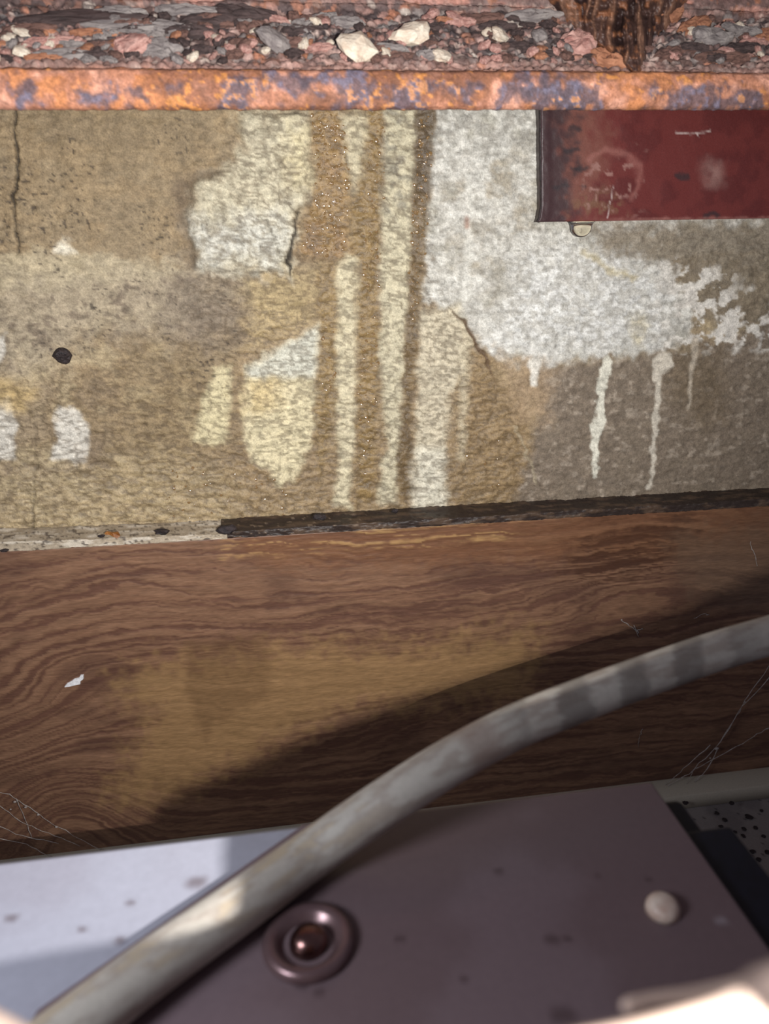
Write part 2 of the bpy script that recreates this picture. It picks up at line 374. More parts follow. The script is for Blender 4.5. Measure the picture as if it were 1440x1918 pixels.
    m = poly([(780, 140), (818, 140), (804, 380), (798, 470), (784, 590), (768, 780), (778, 930), (745, 930), (744, 850), (756, 760), (762, 560), (772, 420)], 5, 6); col = mixc(col, (114, 92, 56), m*0.93); wet = np.maximum(wet, m)
    col = mixc(col, (92, 76, 56), m*poly([(770, 140), (830, 140), (815, 380), (770, 360)], 20, 10)*0.75)
    m = poly([(632, 500), (650, 475), (668, 480), (665, 640), (665, 780), (656, 950), (624, 948), (634, 860), (628, 700)], 6, 8); col = mixc(col, (210, 198, 160), m*0.9); wet = wet*(1-m*0.5)
    m = poly([(596, 612), (592, 700), (588, 790), (575, 850), (548, 905), (518, 908), (505, 882), (470, 862), (454, 800), (460, 690), (520, 655), (560, 635)], 6, 10); col = mixc(col, (214, 200, 156), m*0.95); wet = wet*(1-m*0.6)
    col = mixc(col, (206, 206, 190), poly([(596, 612), (592, 706), (460, 706), (462, 690), (520, 655)], 7, 7)*0.85)
    col = mixc(col, (206, 176, 106), poly([(462, 710), (530, 708), (520, 760), (462, 780)], 14, 14)*0.6)
    m = poly([(402, 690), (432, 690), (424, 830), (358, 828), (378, 760), (390, 730)], 6, 9); col = mixc(col, (212, 198, 150), m*0.9)
    m = poly([(788, 585), (856, 572), (884, 640), (868, 700), (842, 740), (836, 800), (836, 945), (768, 962), (780, 820), (782, 700)], 7, 9); col = mixc(col, (206, 194, 164), m*0.9); wet = wet*(1-m*0.4)
    col = mixc(col, (218, 214, 194), poly([(780, 840), (832, 840), (836, 950), (770, 960)], 12, 9)*0.6)
    m = poly([(862, 600), (884, 640), (876, 740), (870, 860), (858, 860), (862, 700)], 6, 8); col = mixc(col, (198, 184, 150), m*0.7)
    # pale lifts at the left
    for pg in ([(108, 768), (138, 765), (168, 800), (160, 862), (140, 868), (98, 858), (104, 800)], [(-60, 742), (20, 745), (32, 790), (30, 862), (-60, 870)], [(-60, 620), (6, 630), (8, 680), (-60, 690)]):
        m = poly(pg, 4, 9); col = mixc(col, (214, 208, 194), m*0.92); wet = wet*(1-m*0.7)
    col = mixc(col, (198, 166, 96), poly([(-40, 700), (70, 735), (40, 775), (-40, 750)], 12, 14)*0.7)
    col = mixc(col, (232, 222, 196), poly([(100, 466), (122, 446), (148, 470), (118, 474)], 5, 10))
    col = mixc(col, (126, 106, 86), poly([(170, 820), (200, 830), (190, 880), (0, 900), (0, 870), (150, 870)], 14, 14)*0.5)
    # wrinkles, pores, relief
    side0 = poly([(845, 583), (925, 710), (1005, 900), (1040, 960), (1700, 960), (1700, 130), (830, 130), (810, 500)], 10, 8)
    rid = 1-np.abs(2*fbm(U/19+0.6*n1*3, V/7.5+n0*6, 3, 31)-1)
    wr = sstep(0.72, 0.97, rid)
    smooth_zone = np.clip(poly([(0, 140), (450, 140), (350, 640), (0, 700)], 60, 30)*0.6+poly([(1010, 660), (1600, 560), (1600, 960), (960, 960)], 20, 10)*0.5, 0, 1)
    col = mixc(col, (84, 66, 44), wr*(1-smooth_zone)*0.55*(1-0.6*side0))  # creases darkened: shade of the wrinkles put into the colour
    pores = sstep(0.80, 0.86, vn(U/4.2, V/3.6, 41))*sstep(0.45, 0.62, fbm(U/60, V/60, 3, 44))
    left = poly([(-200, 140), (460, 140), (340, 340), (480, 640), (400, 760), (200, 700), (-200, 720)], 60, 40)
    col = mixc(col, (52, 42, 38), pores*0.75*np.clip(left+0.12, 0, 1))
    col = col*((0.76+0.48*n3)*(0.8+0.4*fbm(U/11, V/6.5, 2, 47)))[..., None]  # noise tone that also imitates the shading of the fine relief
    # cracks
    crack = stroke([(30, 190), (26, 235), (34, 282), (32, 330), (24, 365), (26, 420), (32, 455), (28, 480)], [2.2, 1.6, 2.2, 2.6, 2.2, 1.6, 1.6, .6], 1.5, 6)
    crack = np.maximum(crack, 0.6*stroke([(112, 690), (110, 760), (70, 790), (66, 900), (60, 985), (58, 1015)], [.8, .8, .8, 1, 1.8, 1], 1.6, 8))
    gap = stroke([(565, 395), (548, 450), (542, 490), (544, 520)], [1.2, 3, 5, 1], 2, 8)
    gap = np.maximum(gap, 0.6*stroke([(500, 410), (520, 470), (535, 500)], [1, 1, 1], 1.2, 8))
    gap = np.maximum(gap, 0.6*stroke([(470, 250), (505, 232)], 1, 1.2, 8))
    diag = stroke([(845, 583), (870, 605), (905, 665), (925, 710)], [1.5, 3.5, 3, .8], 2, 6)
    diag2 = stroke([(925, 710), (960, 790), (1000, 900)], [1, 1.5, 1.5], 1.5, 7)
    col = mixc(col, (30, 22, 18), np.maximum(crack, gap)*0.9); col = mixc(col, (92, 68, 44), diag*0.9)
    col = mixc(col, (176, 160, 128), stroke([(965, 800), (985, 850), (1003, 905)], [2, 2, 2], 2, 8)*0.7)
    side = poly([(845, 583), (925, 710), (1005, 900), (1040, 960), (1700, 960), (1700, 130), (830, 130), (810, 500)], 4, 3)
    disp = 0.0032*(fbm(U/17, V/10, 3, 51)-0.5)*(1-0.5*smooth_zone) - 0.0008*wr*(1-smooth_zone)
    disp += 0.0007*(n2-0.5)+0.003*(n0-0.5)+0.0032*poly(PATCH, 5, 6)+0.0022*side
    disp -= 0.003*crack+0.0035*gap+0.002*diag+0.0007*diag2+0.0008*pores
    disp -= 0.0016*poly([(320, 330), (362, 345), (372, 505), (345, 500)], 14, 8)
    Y = WY-disp
    lum = (col@np.array([.3, .55, .15]))[..., None]; col = lum+(col-lum)*0.82
    P = np.stack([X, Y, Z], -1)
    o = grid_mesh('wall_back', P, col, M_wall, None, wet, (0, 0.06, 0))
    tag(o, 'water-stained concrete wall with brown and white runs and cracks', None, None, 'structure')
    return G, disp, xs, zs
G, WD, wxs, wzs = build_wall()
def wall_pt(px, py):
    q = at_y(px, py, WY); i = int(np.clip(round((wzs[0]-q[2])/0.00118), 0, len(wzs)-1)); j = int(np.clip(round((q[0]-wxs[0])/0.00118), 0, len(wxs)-1))
    return Vector((q[0], WY-WD[i, j], q[2]))

# ================================================================== PLYWOOD below the wall and the joint strip
PY = 0.596
tl = at_y(-100, 1040, PY); tr = at_y(1540, 940, PY)
def top_z(x): return tl[2]+(tr[2]-tl[2])*(x-tl[0])/(tr[0]-tl[0])
FLOOR_Z = -0.546
def build_wood():
    xs = np.arange(-0.46, 0.62, 0.0013); vs = np.linspace(0, 1, 270)
    X, T = np.meshgrid(xs, vs); Z = top_z(X)*(1-T)+(FLOOR_Z-0.01)*T
    U, V = X/S, -Z/S
    def conv(p): q = at_y(p[0], p[1], PY); return np.array([q[0]/S, -q[2]/S])
    Gw = Field(U, V, conv); poly = Gw.poly
    c1 = conv((130, 1545)); c2 = conv((20, 1330)); c3 = conv((900, 1330)); c4 = conv((1230, 1100))
    lf = sstep(700, -100, U-c1[0]+200)
    f = V+0.30*lf*(U-c1[0])+60*fbm(U/260, V/120, 3, 61)
    for c, a, sx, sy in ((c1, 150, 120, 150), (c2, -60, 150, 110), (c3, 40, 240, 70), (c4, 50, 200, 60)):
        f = f+a*np.exp(-((U-c[0])/sx)**2-((V-c[1])/sy)**2)
    f = f+13*fbm(U/30, V/12, 3, 62)
    g = 0.65*fbm(f/6.5, U/500, 3, 63)+0.35*fbm(f/3.5, U/70, 2, 67); g2 = fbm(f/5, U/120, 2, 65); n = fbm(U/120, V/60, 4, 64); fi = fbm(U/18, V/4, 3, 66)
    col = np.broadcast_to(lin((146, 110, 82)), X.shape+(3,)).copy()
    col = mixc(col, (112, 78, 62), sstep(0.47, 0.6, g)*0.8)
    col = mixc(col, (168, 130, 98), sstep(0.46, 0.3, g)*0.5)
    col = mixc(col, (96, 68, 56), sstep(0.5, 0.72, n)*0.4)
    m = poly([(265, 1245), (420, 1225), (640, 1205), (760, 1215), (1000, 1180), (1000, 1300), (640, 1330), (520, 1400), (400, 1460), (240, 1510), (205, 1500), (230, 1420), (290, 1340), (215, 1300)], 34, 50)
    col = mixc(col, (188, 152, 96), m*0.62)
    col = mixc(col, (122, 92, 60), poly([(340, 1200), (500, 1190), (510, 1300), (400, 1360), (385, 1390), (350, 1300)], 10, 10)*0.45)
    m = poly([(400, 1000), (1600, 920), (1600, 1030), (1000, 1050), (500, 1060)], 20, 20); col = mixc(col, (142, 98, 62), m*0.6)
    col = mixc(col, (206, 166, 104), poly([(410, 1010), (900, 975), (1000, 990), (900, 1015), (420, 1040)], 12, 20)*sstep(0.5, 0.4, g)*0.8)
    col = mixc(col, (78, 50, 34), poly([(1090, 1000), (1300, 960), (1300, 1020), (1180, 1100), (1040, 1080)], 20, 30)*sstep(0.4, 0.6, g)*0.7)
    m = poly([(1260, 1000), (1600, 960), (1600, 1180), (1290, 1120)], 30, 30); col = mixc(col, (132, 108, 84), m*0.6)
    col = col*(0.72+0.28*fi+0.28*g2)[..., None]
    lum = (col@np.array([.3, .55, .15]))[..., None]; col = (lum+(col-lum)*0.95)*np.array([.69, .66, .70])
    Y = PY+0.0009*(g-0.5)+0.001*(n-0.5)+0*X
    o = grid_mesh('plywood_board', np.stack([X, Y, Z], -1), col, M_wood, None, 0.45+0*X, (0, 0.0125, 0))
    tag(o, 'brown plywood board with wavy grain standing below the stained wall', 'board')
    return o
wood = build_wood()

def strip(name, pxs, tops, bots, y0, y1, cfun, label, parent=None):
    """joint strip along the top edge of the board: a rounded bar with a rough surface"""
    a = at_y(pxs[0], tops[0], y0); b = at_y(pxs[1], tops[1], y0); a2 = at_y(pxs[0], bots[0], y0); b2 = at_y(pxs[1], bots[1], y0)
    n = int(abs(b[0]-a[0])/0.0013); t = np.linspace(0, 1, n); prof = np.linspace(0, 1, 26)
    Tt, Q = np.meshgrid(t, prof)
    X = a[0]+(b[0]-a[0])*Tt; zt = a[2]+(b[2]-a[2])*Tt; zb = a2[2]+(b2[2]-a2[2])*Tt
    # from the wall forward over the top, then down the front
    k = np.clip(Q/0.45, 0, 1); k2 = np.clip((Q-0.45)/0.55, 0, 1)
    Y = y1+(y0-y1)*k; Z = zt+0.002*(1-k)+(zb-zt)*k2
    U, V = X/S, (Y+Z)/S
    n1 = fbm(U/30, V/9, 4, 71); n2 = fbm(U/6, V/5, 3, 72)
    Y = Y-0.0022*(n1-0.5)-0.0012*(n2-0.5); Z = Z+0.0018*(n2-0.5)+0.002*(n1-0.5)
    col, wet = cfun(U, V, n1, n2)
    o = grid_mesh(name, np.stack([X, Y, Z], -1), col, M_strip, parent, wet, (0, 0.004, -0.001))
    o['kind'] = 'structure'; o['label'] = label
    return o
def c_pale(U, V, n1, n2):
    col = np.broadcast_to(lin((168, 154, 134)), U.shape+(3,)).copy()
    col = mixc(col, (206, 196, 180), sstep(0.5, 0.65, n1)*0.8); col = mixc(col, (70, 60, 54), sstep(0.62, 0.7, n2)*0.8); return col, 0.3+0*U
def c_dark(U, V, n1, n2):
    col = np.broadcast_to(lin((50, 40, 36)), U.shape+(3,)).copy()
    col = mixc(col, (92, 74, 60), sstep(0.5, 0.68, n1)*0.7); col = mixc(col, (150, 130, 110), sstep(0.72, 0.78, n2)*0.6*sstep(200, 100, U)); return col, 0.6+0*U
strip('trim_1', (-120, 425), (1022, 1000), (1041, 1009), 0.5925, 0.619, c_pale, 'pale crumbly mortar joint on top of the plywood, left side')
strip('trim_2', (412, 1560), (997, 927), (1009, 941), 0.5935, 0.619, c_dark, 'dark wet joint strip between wall and plywood, right side')

# ================================================================== RUSTY STEEL BEAM
LY = 0.500
zb = at_y(720, 207, LY)[2]; zt = at_y(720, 128, LY)[2]
HP0 = np.array([0, 0.512, zt+0.0005]); HY1 = 0.556
hz1 = at_y(720, 22, HY1)[2]
hd = np.array([0, HY1-0.512, hz1-HP0[2]]); HN = np.array([0, -hd[2], hd[1]]); HN = HN/np.linalg.norm(HN)
beam = empty('steel_beam', (0.08, 0.54, zb), 'heavily rusted steel beam across the top with flaking ledge and orange lip', 'beam')
BS = 0.00036
def bq(p):
    y = LY if p[1] > 120 else 0.53
    q = at_y(p[0], p[1], y); return np.array([q[0]/BS, q[2]/BS])
def build_beam():
    key = np.array([(0.532, zb+.016), (.510, zb+.006), (.5035, zb+.0006), (.5006, zb+.0022), (.4992, zb+.006), (.4988, (zb+zt)/2), (.4994, zt-.006), (.5012, zt-.0015), (.505, zt), (.512, zt+.0005), (HY1, hz1), (.560, hz1+.012), (.561, 0.21)])
    seg = np.hypot(*(np.diff(key, axis=0).T)); acc = np.concatenate([[0], np.cumsum(seg)])
    s = np.arange(0, acc[-1], 0.00105)
    py = np.interp(s, acc, key[:, 0]); pz = np.interp(s, acc, key[:, 1])
    ty = np.gradient(py); tz = np.gradient(pz); L = np.hypot(ty, tz); ny = -tz/L; nz = ty/L
    for _ in range(3):
        ny = np.convolve(np.pad(ny, 2, 'edge'), np.ones(5)/5, 'valid'); nz = np.convolve(np.pad(nz, 2, 'edge'), np.ones(5)/5, 'valid')
    xs = np.arange(-0.30, 0.52, 0.00115)
    X, Sg = np.meshgrid(xs, s); Yb = np.broadcast_to(py[:, None], X.shape); Zb = np.broadcast_to(pz[:, None], X.shape)
    U, V = X/BS, Sg/BS
    lip = sstep(acc[9]+.003, acc[9]-.003, Sg); web = sstep(acc[10]-.004, acc[10]+.012, Sg); heap = (1-lip)*(1-web)
    n0 = fbm(U/90, V/60, 4, 81); n1 = fbm(U/30, V/26, 4, 82); n2 = fbm(U/11, V/11, 3, 83)
    lay = fbm(U/70, V/9, 4, 84)
    f1, f2, cid = cells(U/17+n1*1.2, V/11, 3); g1, g2_, cid2 = cells(U/8, V/7, 5)
    # colours
    cl = np.broadcast_to(lin((184, 128, 102)), X.shape+(3,)).copy()
    cl = mixc(cl, (198, 128, 74), sstep(0.5, 0.64, n1)*0.6); cl = mixc(cl, (214, 160, 138), sstep(0.45, 0.34, n1)*0.7)
    cl = mixc(cl, (116, 76, 58), sstep(0.52, 0.66, n0)*0.7); cl = mixc(cl, (138, 92, 74), sstep(0.52, 0.64, n2)*0.55)
    Gb = Field(U, Zb/BS, bq)
    cl = mixc(cl, (120, 82, 66), Gb.stroke([(500, 165), (1100, 165)], 45, 40, 40)*sstep(0.4, 0.58, n1)*0.75)
    for (x, y, rx) in ((40, 170, 24), (52, 190, 20), (176, 182, 26), (255, 184, 24), (195, 152, 9), (320, 172, 16), (440, 182, 30), (470, 168, 22), (545, 158, 34), (590, 150, 28), (665, 180, 36), (655, 150, 20), (760, 180, 34), (790, 165, 22), (860, 178, 30), (965, 175, 34), (1010, 160, 40), (1040, 182, 50), (1085, 182, 40), (1300, 190, 44), (1380, 188, 40), (1230, 180, 18)):
        m = Gb.stroke([(x-rx*0.6, y), (x+rx*0.6, y)], rx*0.5, 8, 26)*lip; cl = mixc(cl, (88, 76, 84), m*0.85)
        cl = mixc(cl, (120, 116, 136), m*sstep(0.52, 0.66, n2)*0.6)
    cl = mixc(cl, (216, 146, 76), sstep(0.62, 0.7, n2)*sstep(0.5, 0.6, n0)*0.6)
    ch = np.broadcast_to(lin((122, 96, 90)), X.shape+(3,)).copy()
    for lo, hi, c in ((0, .22, (172, 128, 116)), (.22, .38, (88, 74, 74)), (.38, .52, (188, 150, 138)), (.52, .66, (136, 126, 122)), (.66, .76, (206, 190, 176)), (.76, .9, (104, 80, 74)), (.9, 1, (186, 118, 84))):
        ch = np.where(((cid >= lo) & (cid < hi))[..., None], lin(c), ch)
    ch2 = np.broadcast_to(lin((116, 94, 90)), X.shape+(3,)).copy()
    for lo, hi, c in ((0, .3, (160, 120, 110)), (.3, .5, (74, 62, 64)), (.5, .7, (186, 160, 148)), (.7, .85, (120, 110, 108))):
        ch2 = np.where(((cid2 >= lo) & (cid2 < hi))[..., None], lin(c), ch2)
    k = sstep(0.45, 0.55, n0); ch = ch*(1-k[..., None])+ch2*k[..., None]
    ch = mixc(ch, (72, 58, 58), sstep(0.55, 0.66, lay)*0.7)
    ch = mixc(ch, (40, 32, 34), sstep(0.16, 0.03, f2-f1)*0.7)
    ch = mixc(ch, (182, 134, 118), sstep(acc[9]+.018, acc[9], Sg)*0.55)
    cw = np.broadcast_to(lin((196, 132, 112)), X.shape+(3,)).copy()
    cw = mixc(cw, (206, 150, 136), sstep(0.5, 0.62, n1)*0.7)
    fl = sstep(0.49, 0.53, fbm(U/130, V/40, 4, 88))
    cw = mixc(cw, (92, 74, 72), fl*0.85); cw = mixc(cw, (176, 104, 58), sstep(0.6, 0.66, n1)*0.7)
    col = cl*lip[..., None]+ch*heap[..., None]+cw*web[..., None]
    col = col*(0.55+0.9*fbm(U/4.5, V/4.5, 3, 89))[..., None]*(1-0.12*heap[..., None])
    lum = (col@np.array([.3, .55, .15]))[..., None]; col = lum+(col-lum)*(0.82+0.2*lip[..., None])
    d = lip*(0.0013*(n1-0.5)+0.0016*(n2-0.5))
    d = d+heap*(0.004*(n0-0.5)+0.0045*(lay-0.5)+0.0018*(0.5-f1)+0.0012*(0.5-g1)*k-0.0014*sstep(0.2, 0.0, f2-f1)+0.003*(fbm(U/8, V/6, 3, 87)-.5))
    d = d+web*(0.002*(n1-0.5)+0.0022*fl+0.002*(lay-0.5))
    Y = Yb+ny[:, None]*d; Z = Zb+nz[:, None]*d
    P = np.stack([X, Y, Z], -1)
    a = int(acc[9]/0.00105)+1; b = int((acc[10]+.004)/0.00105)+1
    wet = 0.15+0*X
    o = grid_mesh('flange_lip', P[:a+1], col[:a+1], M_rust, beam, wet[:a+1], (0, 0.006, 0), True); o['label'] = 'orange rusted flange lip with blue-grey bare spots'
    o = grid_mesh('debris_bed', P[a:b+1], col[a:b+1], M_rust, beam, wet[a:b+1], (0, 0.01, -0.006), True); o['kind'] = 'stuff'; o['label'] = 'bed of crumbled rust and mortar grit on the ledge'
    o = grid_mesh('web', P[b:], col[b:], M_rust, beam, wet[b:], (0, 0.006, 0), True); o['label'] = 'pink primed web with peeling paint'
    bm = bmesh.new(); add_box(bm, (-0.30, 0.514, zb+.012), (0.52, 0.584, zb+.022)); o = obj('flange_plate', bm, M_plain, beam)
build_beam()
def heap_pt(px, py, lift=0.0):
    return Vector(at_plane(px, py, HP0, HN)+HN*lift)

# loose flakes that still cling to the beam: parts
def rock(seed, sub=2, flat=0.7, jag=0.35):
    rg = random.Random(seed); bm = bmesh.new(); bmesh.ops.create_icosphere(bm, subdivisions=sub, radius=1.0)
    o = rg.random()*50
    for v in bm.verts:
        p = v.co; n = float(fbm(np.array(p.x*1.3+o+p.z), np.array(p.y*1.3+o-p.z*0.7), 3, seed % 17))-0.5
        q = float(vn(np.array(p.x*3+o), np.array(p.y*3+p.z*2.3), seed % 13))-0.5
        v.co = p*(1+jag*2.2*n+jag*1.1*q+rg.uniform(-.13, .13)); v.co.z *= flat
    me = bpy.data.meshes.new('crumb'); bmesh.ops.recalc_face_normals(bm, faces=bm.faces[:]); bm.to_mesh(me); bm.free(); return me
def slab(seed):
    rg = random.Random(seed); bm = bmesh.new(); n = 20; o = rg.random()*40; rings = []
    ang = [2*math.pi*k/n for k in range(n)]
    rad = [0.62+0.55*float(fbm(np.array(o+2.2*math.cos(a)), np.array(o+2.2*math.sin(a)), 3, seed+1))+rg.uniform(-.1, .1) for a in ang]
    for fr, zz in ((1.05, -.6), (1.0, .15), (.8, .5), (.45, .6)):
        rings.append([bm.verts.new((math.cos(a)*r*fr, math.sin(a)*r*fr, zz+(rg.uniform(-.28, .28) if zz > 0 else 0))) for a, r in zip(ang, rad)])
    c = bm.verts.new((0, 0, .6))
    for r1, r2 in zip(rings, rings[1:]):
        for k in range(n): bm.faces.new((r1[k], r1[(k+1) % n], r2[(k+1) % n], r2[k]))
    for k in range(n): bm.faces.new((rings[-1][k], rings[-1][(k+1) % n], c))
    bm.faces.new(rings[0][::-1])
    bmesh.ops.recalc_face_normals(bm, faces=bm.faces[:]); me = bpy.data.meshes.new('rust_flake'); bm.to_mesh(me); bm.free(); return me
def with_mat(me, m):
    c = me.copy(); c.materials.clear(); c.materials.append(m); return c
hx = Vector((1, 0, 0)); hn = Vector(HN); hu = hn.cross(hx)
def basis(ang, tilt=0.0):
    m = Matrix((hx, hu, hn)).transposed()
    return m @ Matrix.Rotation(ang, 3, 'Z') @ Matrix.Rotation(tilt, 3, 'X')
SLABS = [[with_mat(me, M_crumb[j]) for j in (1, 2, 3, 4, 5)] for me in [slab(s) for s in range(6)]]
rg = random.Random(21)
def put_flake(px, py, w, h, t, ang, mi, tilt=0.0, lift=0.0012):
    o = bpy.data.objects.new('rust_flake', SLABS[rg.randrange(6)][mi]); C.objects.link(o)
    k = 0.55/1440
    M = Matrix.Translation(heap_pt(px, py, lift)) @ basis(ang, tilt).to_4x4() @ Matrix.Diagonal((w*k/2, h*k/2, t*k, 1))
    o.parent = beam; o.matrix_parent_inverse = Matrix.Translation(-beam.location); o.matrix_basis = M
    return o
for a in ((150, 38, 210, 40, 8, .06, 3), (250, 52, 170, 30, 8, .03, 0), (60, 58, 90, 26, 8, .1, 2), (330, 58, 90, 28, 8, -.05, 0), (400, 40, 110, 34, 9, .05, 3), (250, 88, 70, 46, 12, .1, 1), (130, 106, 110, 24, 8, .05, 0), (300, 92, 70, 40, 10, -.1, 0), (360, 62, 80, 26, 10, 0, 3), (350, 22, 130, 26, 8, -.03, 0), (220, 26, 90, 22, 8, .05, 0), (455, 26, 130, 36, 10, -.15, 3), (470, 52, 60, 26, 9, .2, 2), (60, 96, 60, 24, 8, 0, 1), (100, 82, 90, 20, 8, .1, 1), (590, 40, 60, 22, 8, .1, 2), (650, 44, 60, 22, 8, -.1, 0), (560, 60, 80, 18, 8, .05, 3), (1000, 32, 110, 24, 10, .12, 0), (900, 38, 90, 26, 8, .15, 2), (930, 52, 70, 20, 8, 0, 3), (860, 46, 60, 18, 8, .1, 1), (1335, 72, 80, 44, 10, .1, 0), (1400, 62, 60, 26, 8, 0, 0), (1390, 92, 70, 24, 8, .1, 3), (1430, 76, 50, 20, 8, .1, 4), (1300, 92, 60, 24, 8, -.1, 3), (1350, 108, 100, 20, 8, .05, 2), (1085, 84, 80, 60, 14, .5, 1), (1140, 112, 70, 40, 12, -.4, 4), (1250, 104, 60, 30, 10, .4, 2), (800, 54, 60, 20, 7, 0, 3), (740, 108, 80, 18, 7, .05, 2), (180, 66, 80, 18, 7, 0, 4), (1250, 26, 90, 50, 12, .6, 4), (1300, 50, 80, 36, 10, .5, 4)):
    put_flake(*a)
for i in range(110):
    px = rg.uniform(-30, 1470); py = rg.uniform(32, 116)
    put_flake(px, py, rg.uniform(18, 60), rg.uniform(9, 18), rg.uniform(4, 8), rg.gauss(0, .15), rg.choice((0, 0, 1, 2, 2, 3, 3, 4)), rg.gauss(0, .25), rg.uniform(.0005, .0022))

# hanging mass of layered rust: a part of the beam
def build_rusticle():
    h, w = 190, 110
    v = np.linspace(-330, 152, h); u = np.linspace(0, 1, w); Uu, Vv = np.meshgrid(u, v)
    xl = np.interp(v, [-330, -240, -90, 0, 45, 80, 110, 135, 152], [1130, 1010, 985, 1022, 1062, 1106, 1150, 1180, 1190])[:, None]
    xr = np.interp(v, [-330, -240, -90, 0, 35, 60, 90, 120, 152], [1170, 1290, 1330, 1290, 1268, 1244, 1222, 1206, 1196])[:, None]
    PX = xl+(xr-xl)*Uu
    rid = fbm(PX/14+2*fbm(PX/60, Vv/60, 2, 3), Vv/90, 4, 91); cl_ = fbm(PX/10, Vv/13, 3, 92)
    bul = np.sin(np.pi*np.clip(Uu, 0, 1))**0.7*np.interp(v, [-330, -200, -90, 60, 110, 152], [0.002, 0.018, 0.026, 0.024, 0.016, 0.004])[:, None]
    P = np.zeros((h, w, 3))
    for i in range(h):
        for j in range(w):
            q = at_plane(PX[i, j], Vv[i, j], HP0, HN) if Vv[i, j] > 25 else at_y(PX[i, j], Vv[i, j], HY1)
            if Vv[i, j] > 128: q = at_y(PX[i, j], Vv[i, j], 0.512)
            P[i, j] = q
    dd = bul-0.004+bul*(1.1*(rid-0.5)+0.6*(cl_-0.5))
    k = 1-dd/P[..., 1]; P = P*k[..., None]
    col = np.broadcast_to(lin((76, 55, 49)), P.shape).copy()
    col = mixc(col, (140, 104, 84), sstep(0.52, 0.68, rid)*0.8); col = mixc(col, (44, 30, 30), sstep(0.46, 0.34, rid)*0.8)
    col = mixc(col, (150, 98, 66), sstep(0.56, 0.7, cl_)*0.6)
    o = grid_mesh('rust_stalactite', P, col, M_rust, beam, 0.7+0*Uu, (0, 0.012, 0)); o['label'] = 'dark brown hanging mass of layered rust, pointed at the bottom'
build_rusticle()

# loose crumbs lying on the ledge: each a thing
ROCKS = [[with_mat(me, m) for m in M_crumb] for me in [rock(s) for s in range(8)]]
def put_crumb(px, py, w, h, mi, si=None, lift=None, name='debris_crumb', ang=None):
    o = bpy.data.objects.new(name, ROCKS[rg.randrange(8) if si is None else si][mi]); C.objects.link(o)
    k = 0.54/1440/2; hh = min(w, h)*0.8
    o.matrix_world = Matrix.Translation(heap_pt(px, py, hh*k*(0.62 if lift is None else lift))) @ (basis(rg.uniform(-.4, .4) if ang is None else ang) @ Matrix.Rotation(rg.uniform(-.6, .6), 3, 'Y')).to_4x4() @ Matrix.Diagonal((w*k, h*k, hh*k, 1))
    return o
for px, py, w, h, mi, label in (
        (668, 106, 72, 58, 0, 'largest cream-white mortar lump on the rusty ledge, left of centre'),
        (514, 86, 58, 40, 1, 'smooth grey stone chip on the rusty ledge left of the largest white lump'),
        (768, 74, 70, 42, 0, 'long cream mortar lump right of the largest white lump on the ledge'),
        (825, 112, 32, 26, 0, 'small pale lump low on the ledge, right of the long cream one'),
        (932, 74, 32, 30, 0, 'white lump alone on the reddish grit in the middle right of the ledge'),
        (1008, 74, 28, 28, 1, 'light grey lump just left of the dark hanging rust'),
        (806, 34, 26, 20, 2, 'rose-coloured crumb high on the ledge above the long cream lump'),
        (1310, 70, 40, 30, 1, 'grey lump on the ledge right of the dark hanging rust'),
        (1372, 60, 52, 24, 1, 'flat grey lump near the right end of the ledge'),
        (42, 104, 28, 22, 0, 'white crumb at the left end of the ledge'),
        (46, 66, 40, 16, 0, 'flat white flake-like crumb at the left end, above the white crumb'),
        (245, 92, 60, 32, 2, 'pink lump on the ledge above the blue spots on the lip'),
        (362, 112, 22, 20, 0, 'small cream crumb low on the ledge, left third'),
        (568, 88, 20, 24, 0, 'pale upright crumb between the grey chip and the large white lump'),
        (595, 46, 30, 18, 0, 'pale crumb high on the ledge above the large white lump'),
        (848, 40, 32, 24, 2, 'beige-pink lump high on the ledge, right of the rose crumb')):
    tag(put_crumb(px, py, w, h, mi), label, 'debris')
for i in range(200):
    px = rg.uniform(-20, 1460); py = 34+84*rg.random()**0.8
    if 1090 < px < 1250 and py < 110: continue
    s = rg.uniform(9, 19)
    tag(put_crumb(px, py, s*rg.uniform(1, 1.5), s, rg.choice((0, 1, 2, 2, 2, 3, 3, 4, 5))), 'small crumb of rust or mortar in the loose grit on the beam ledge', 'debris', 'small crumbs on the beam ledge')

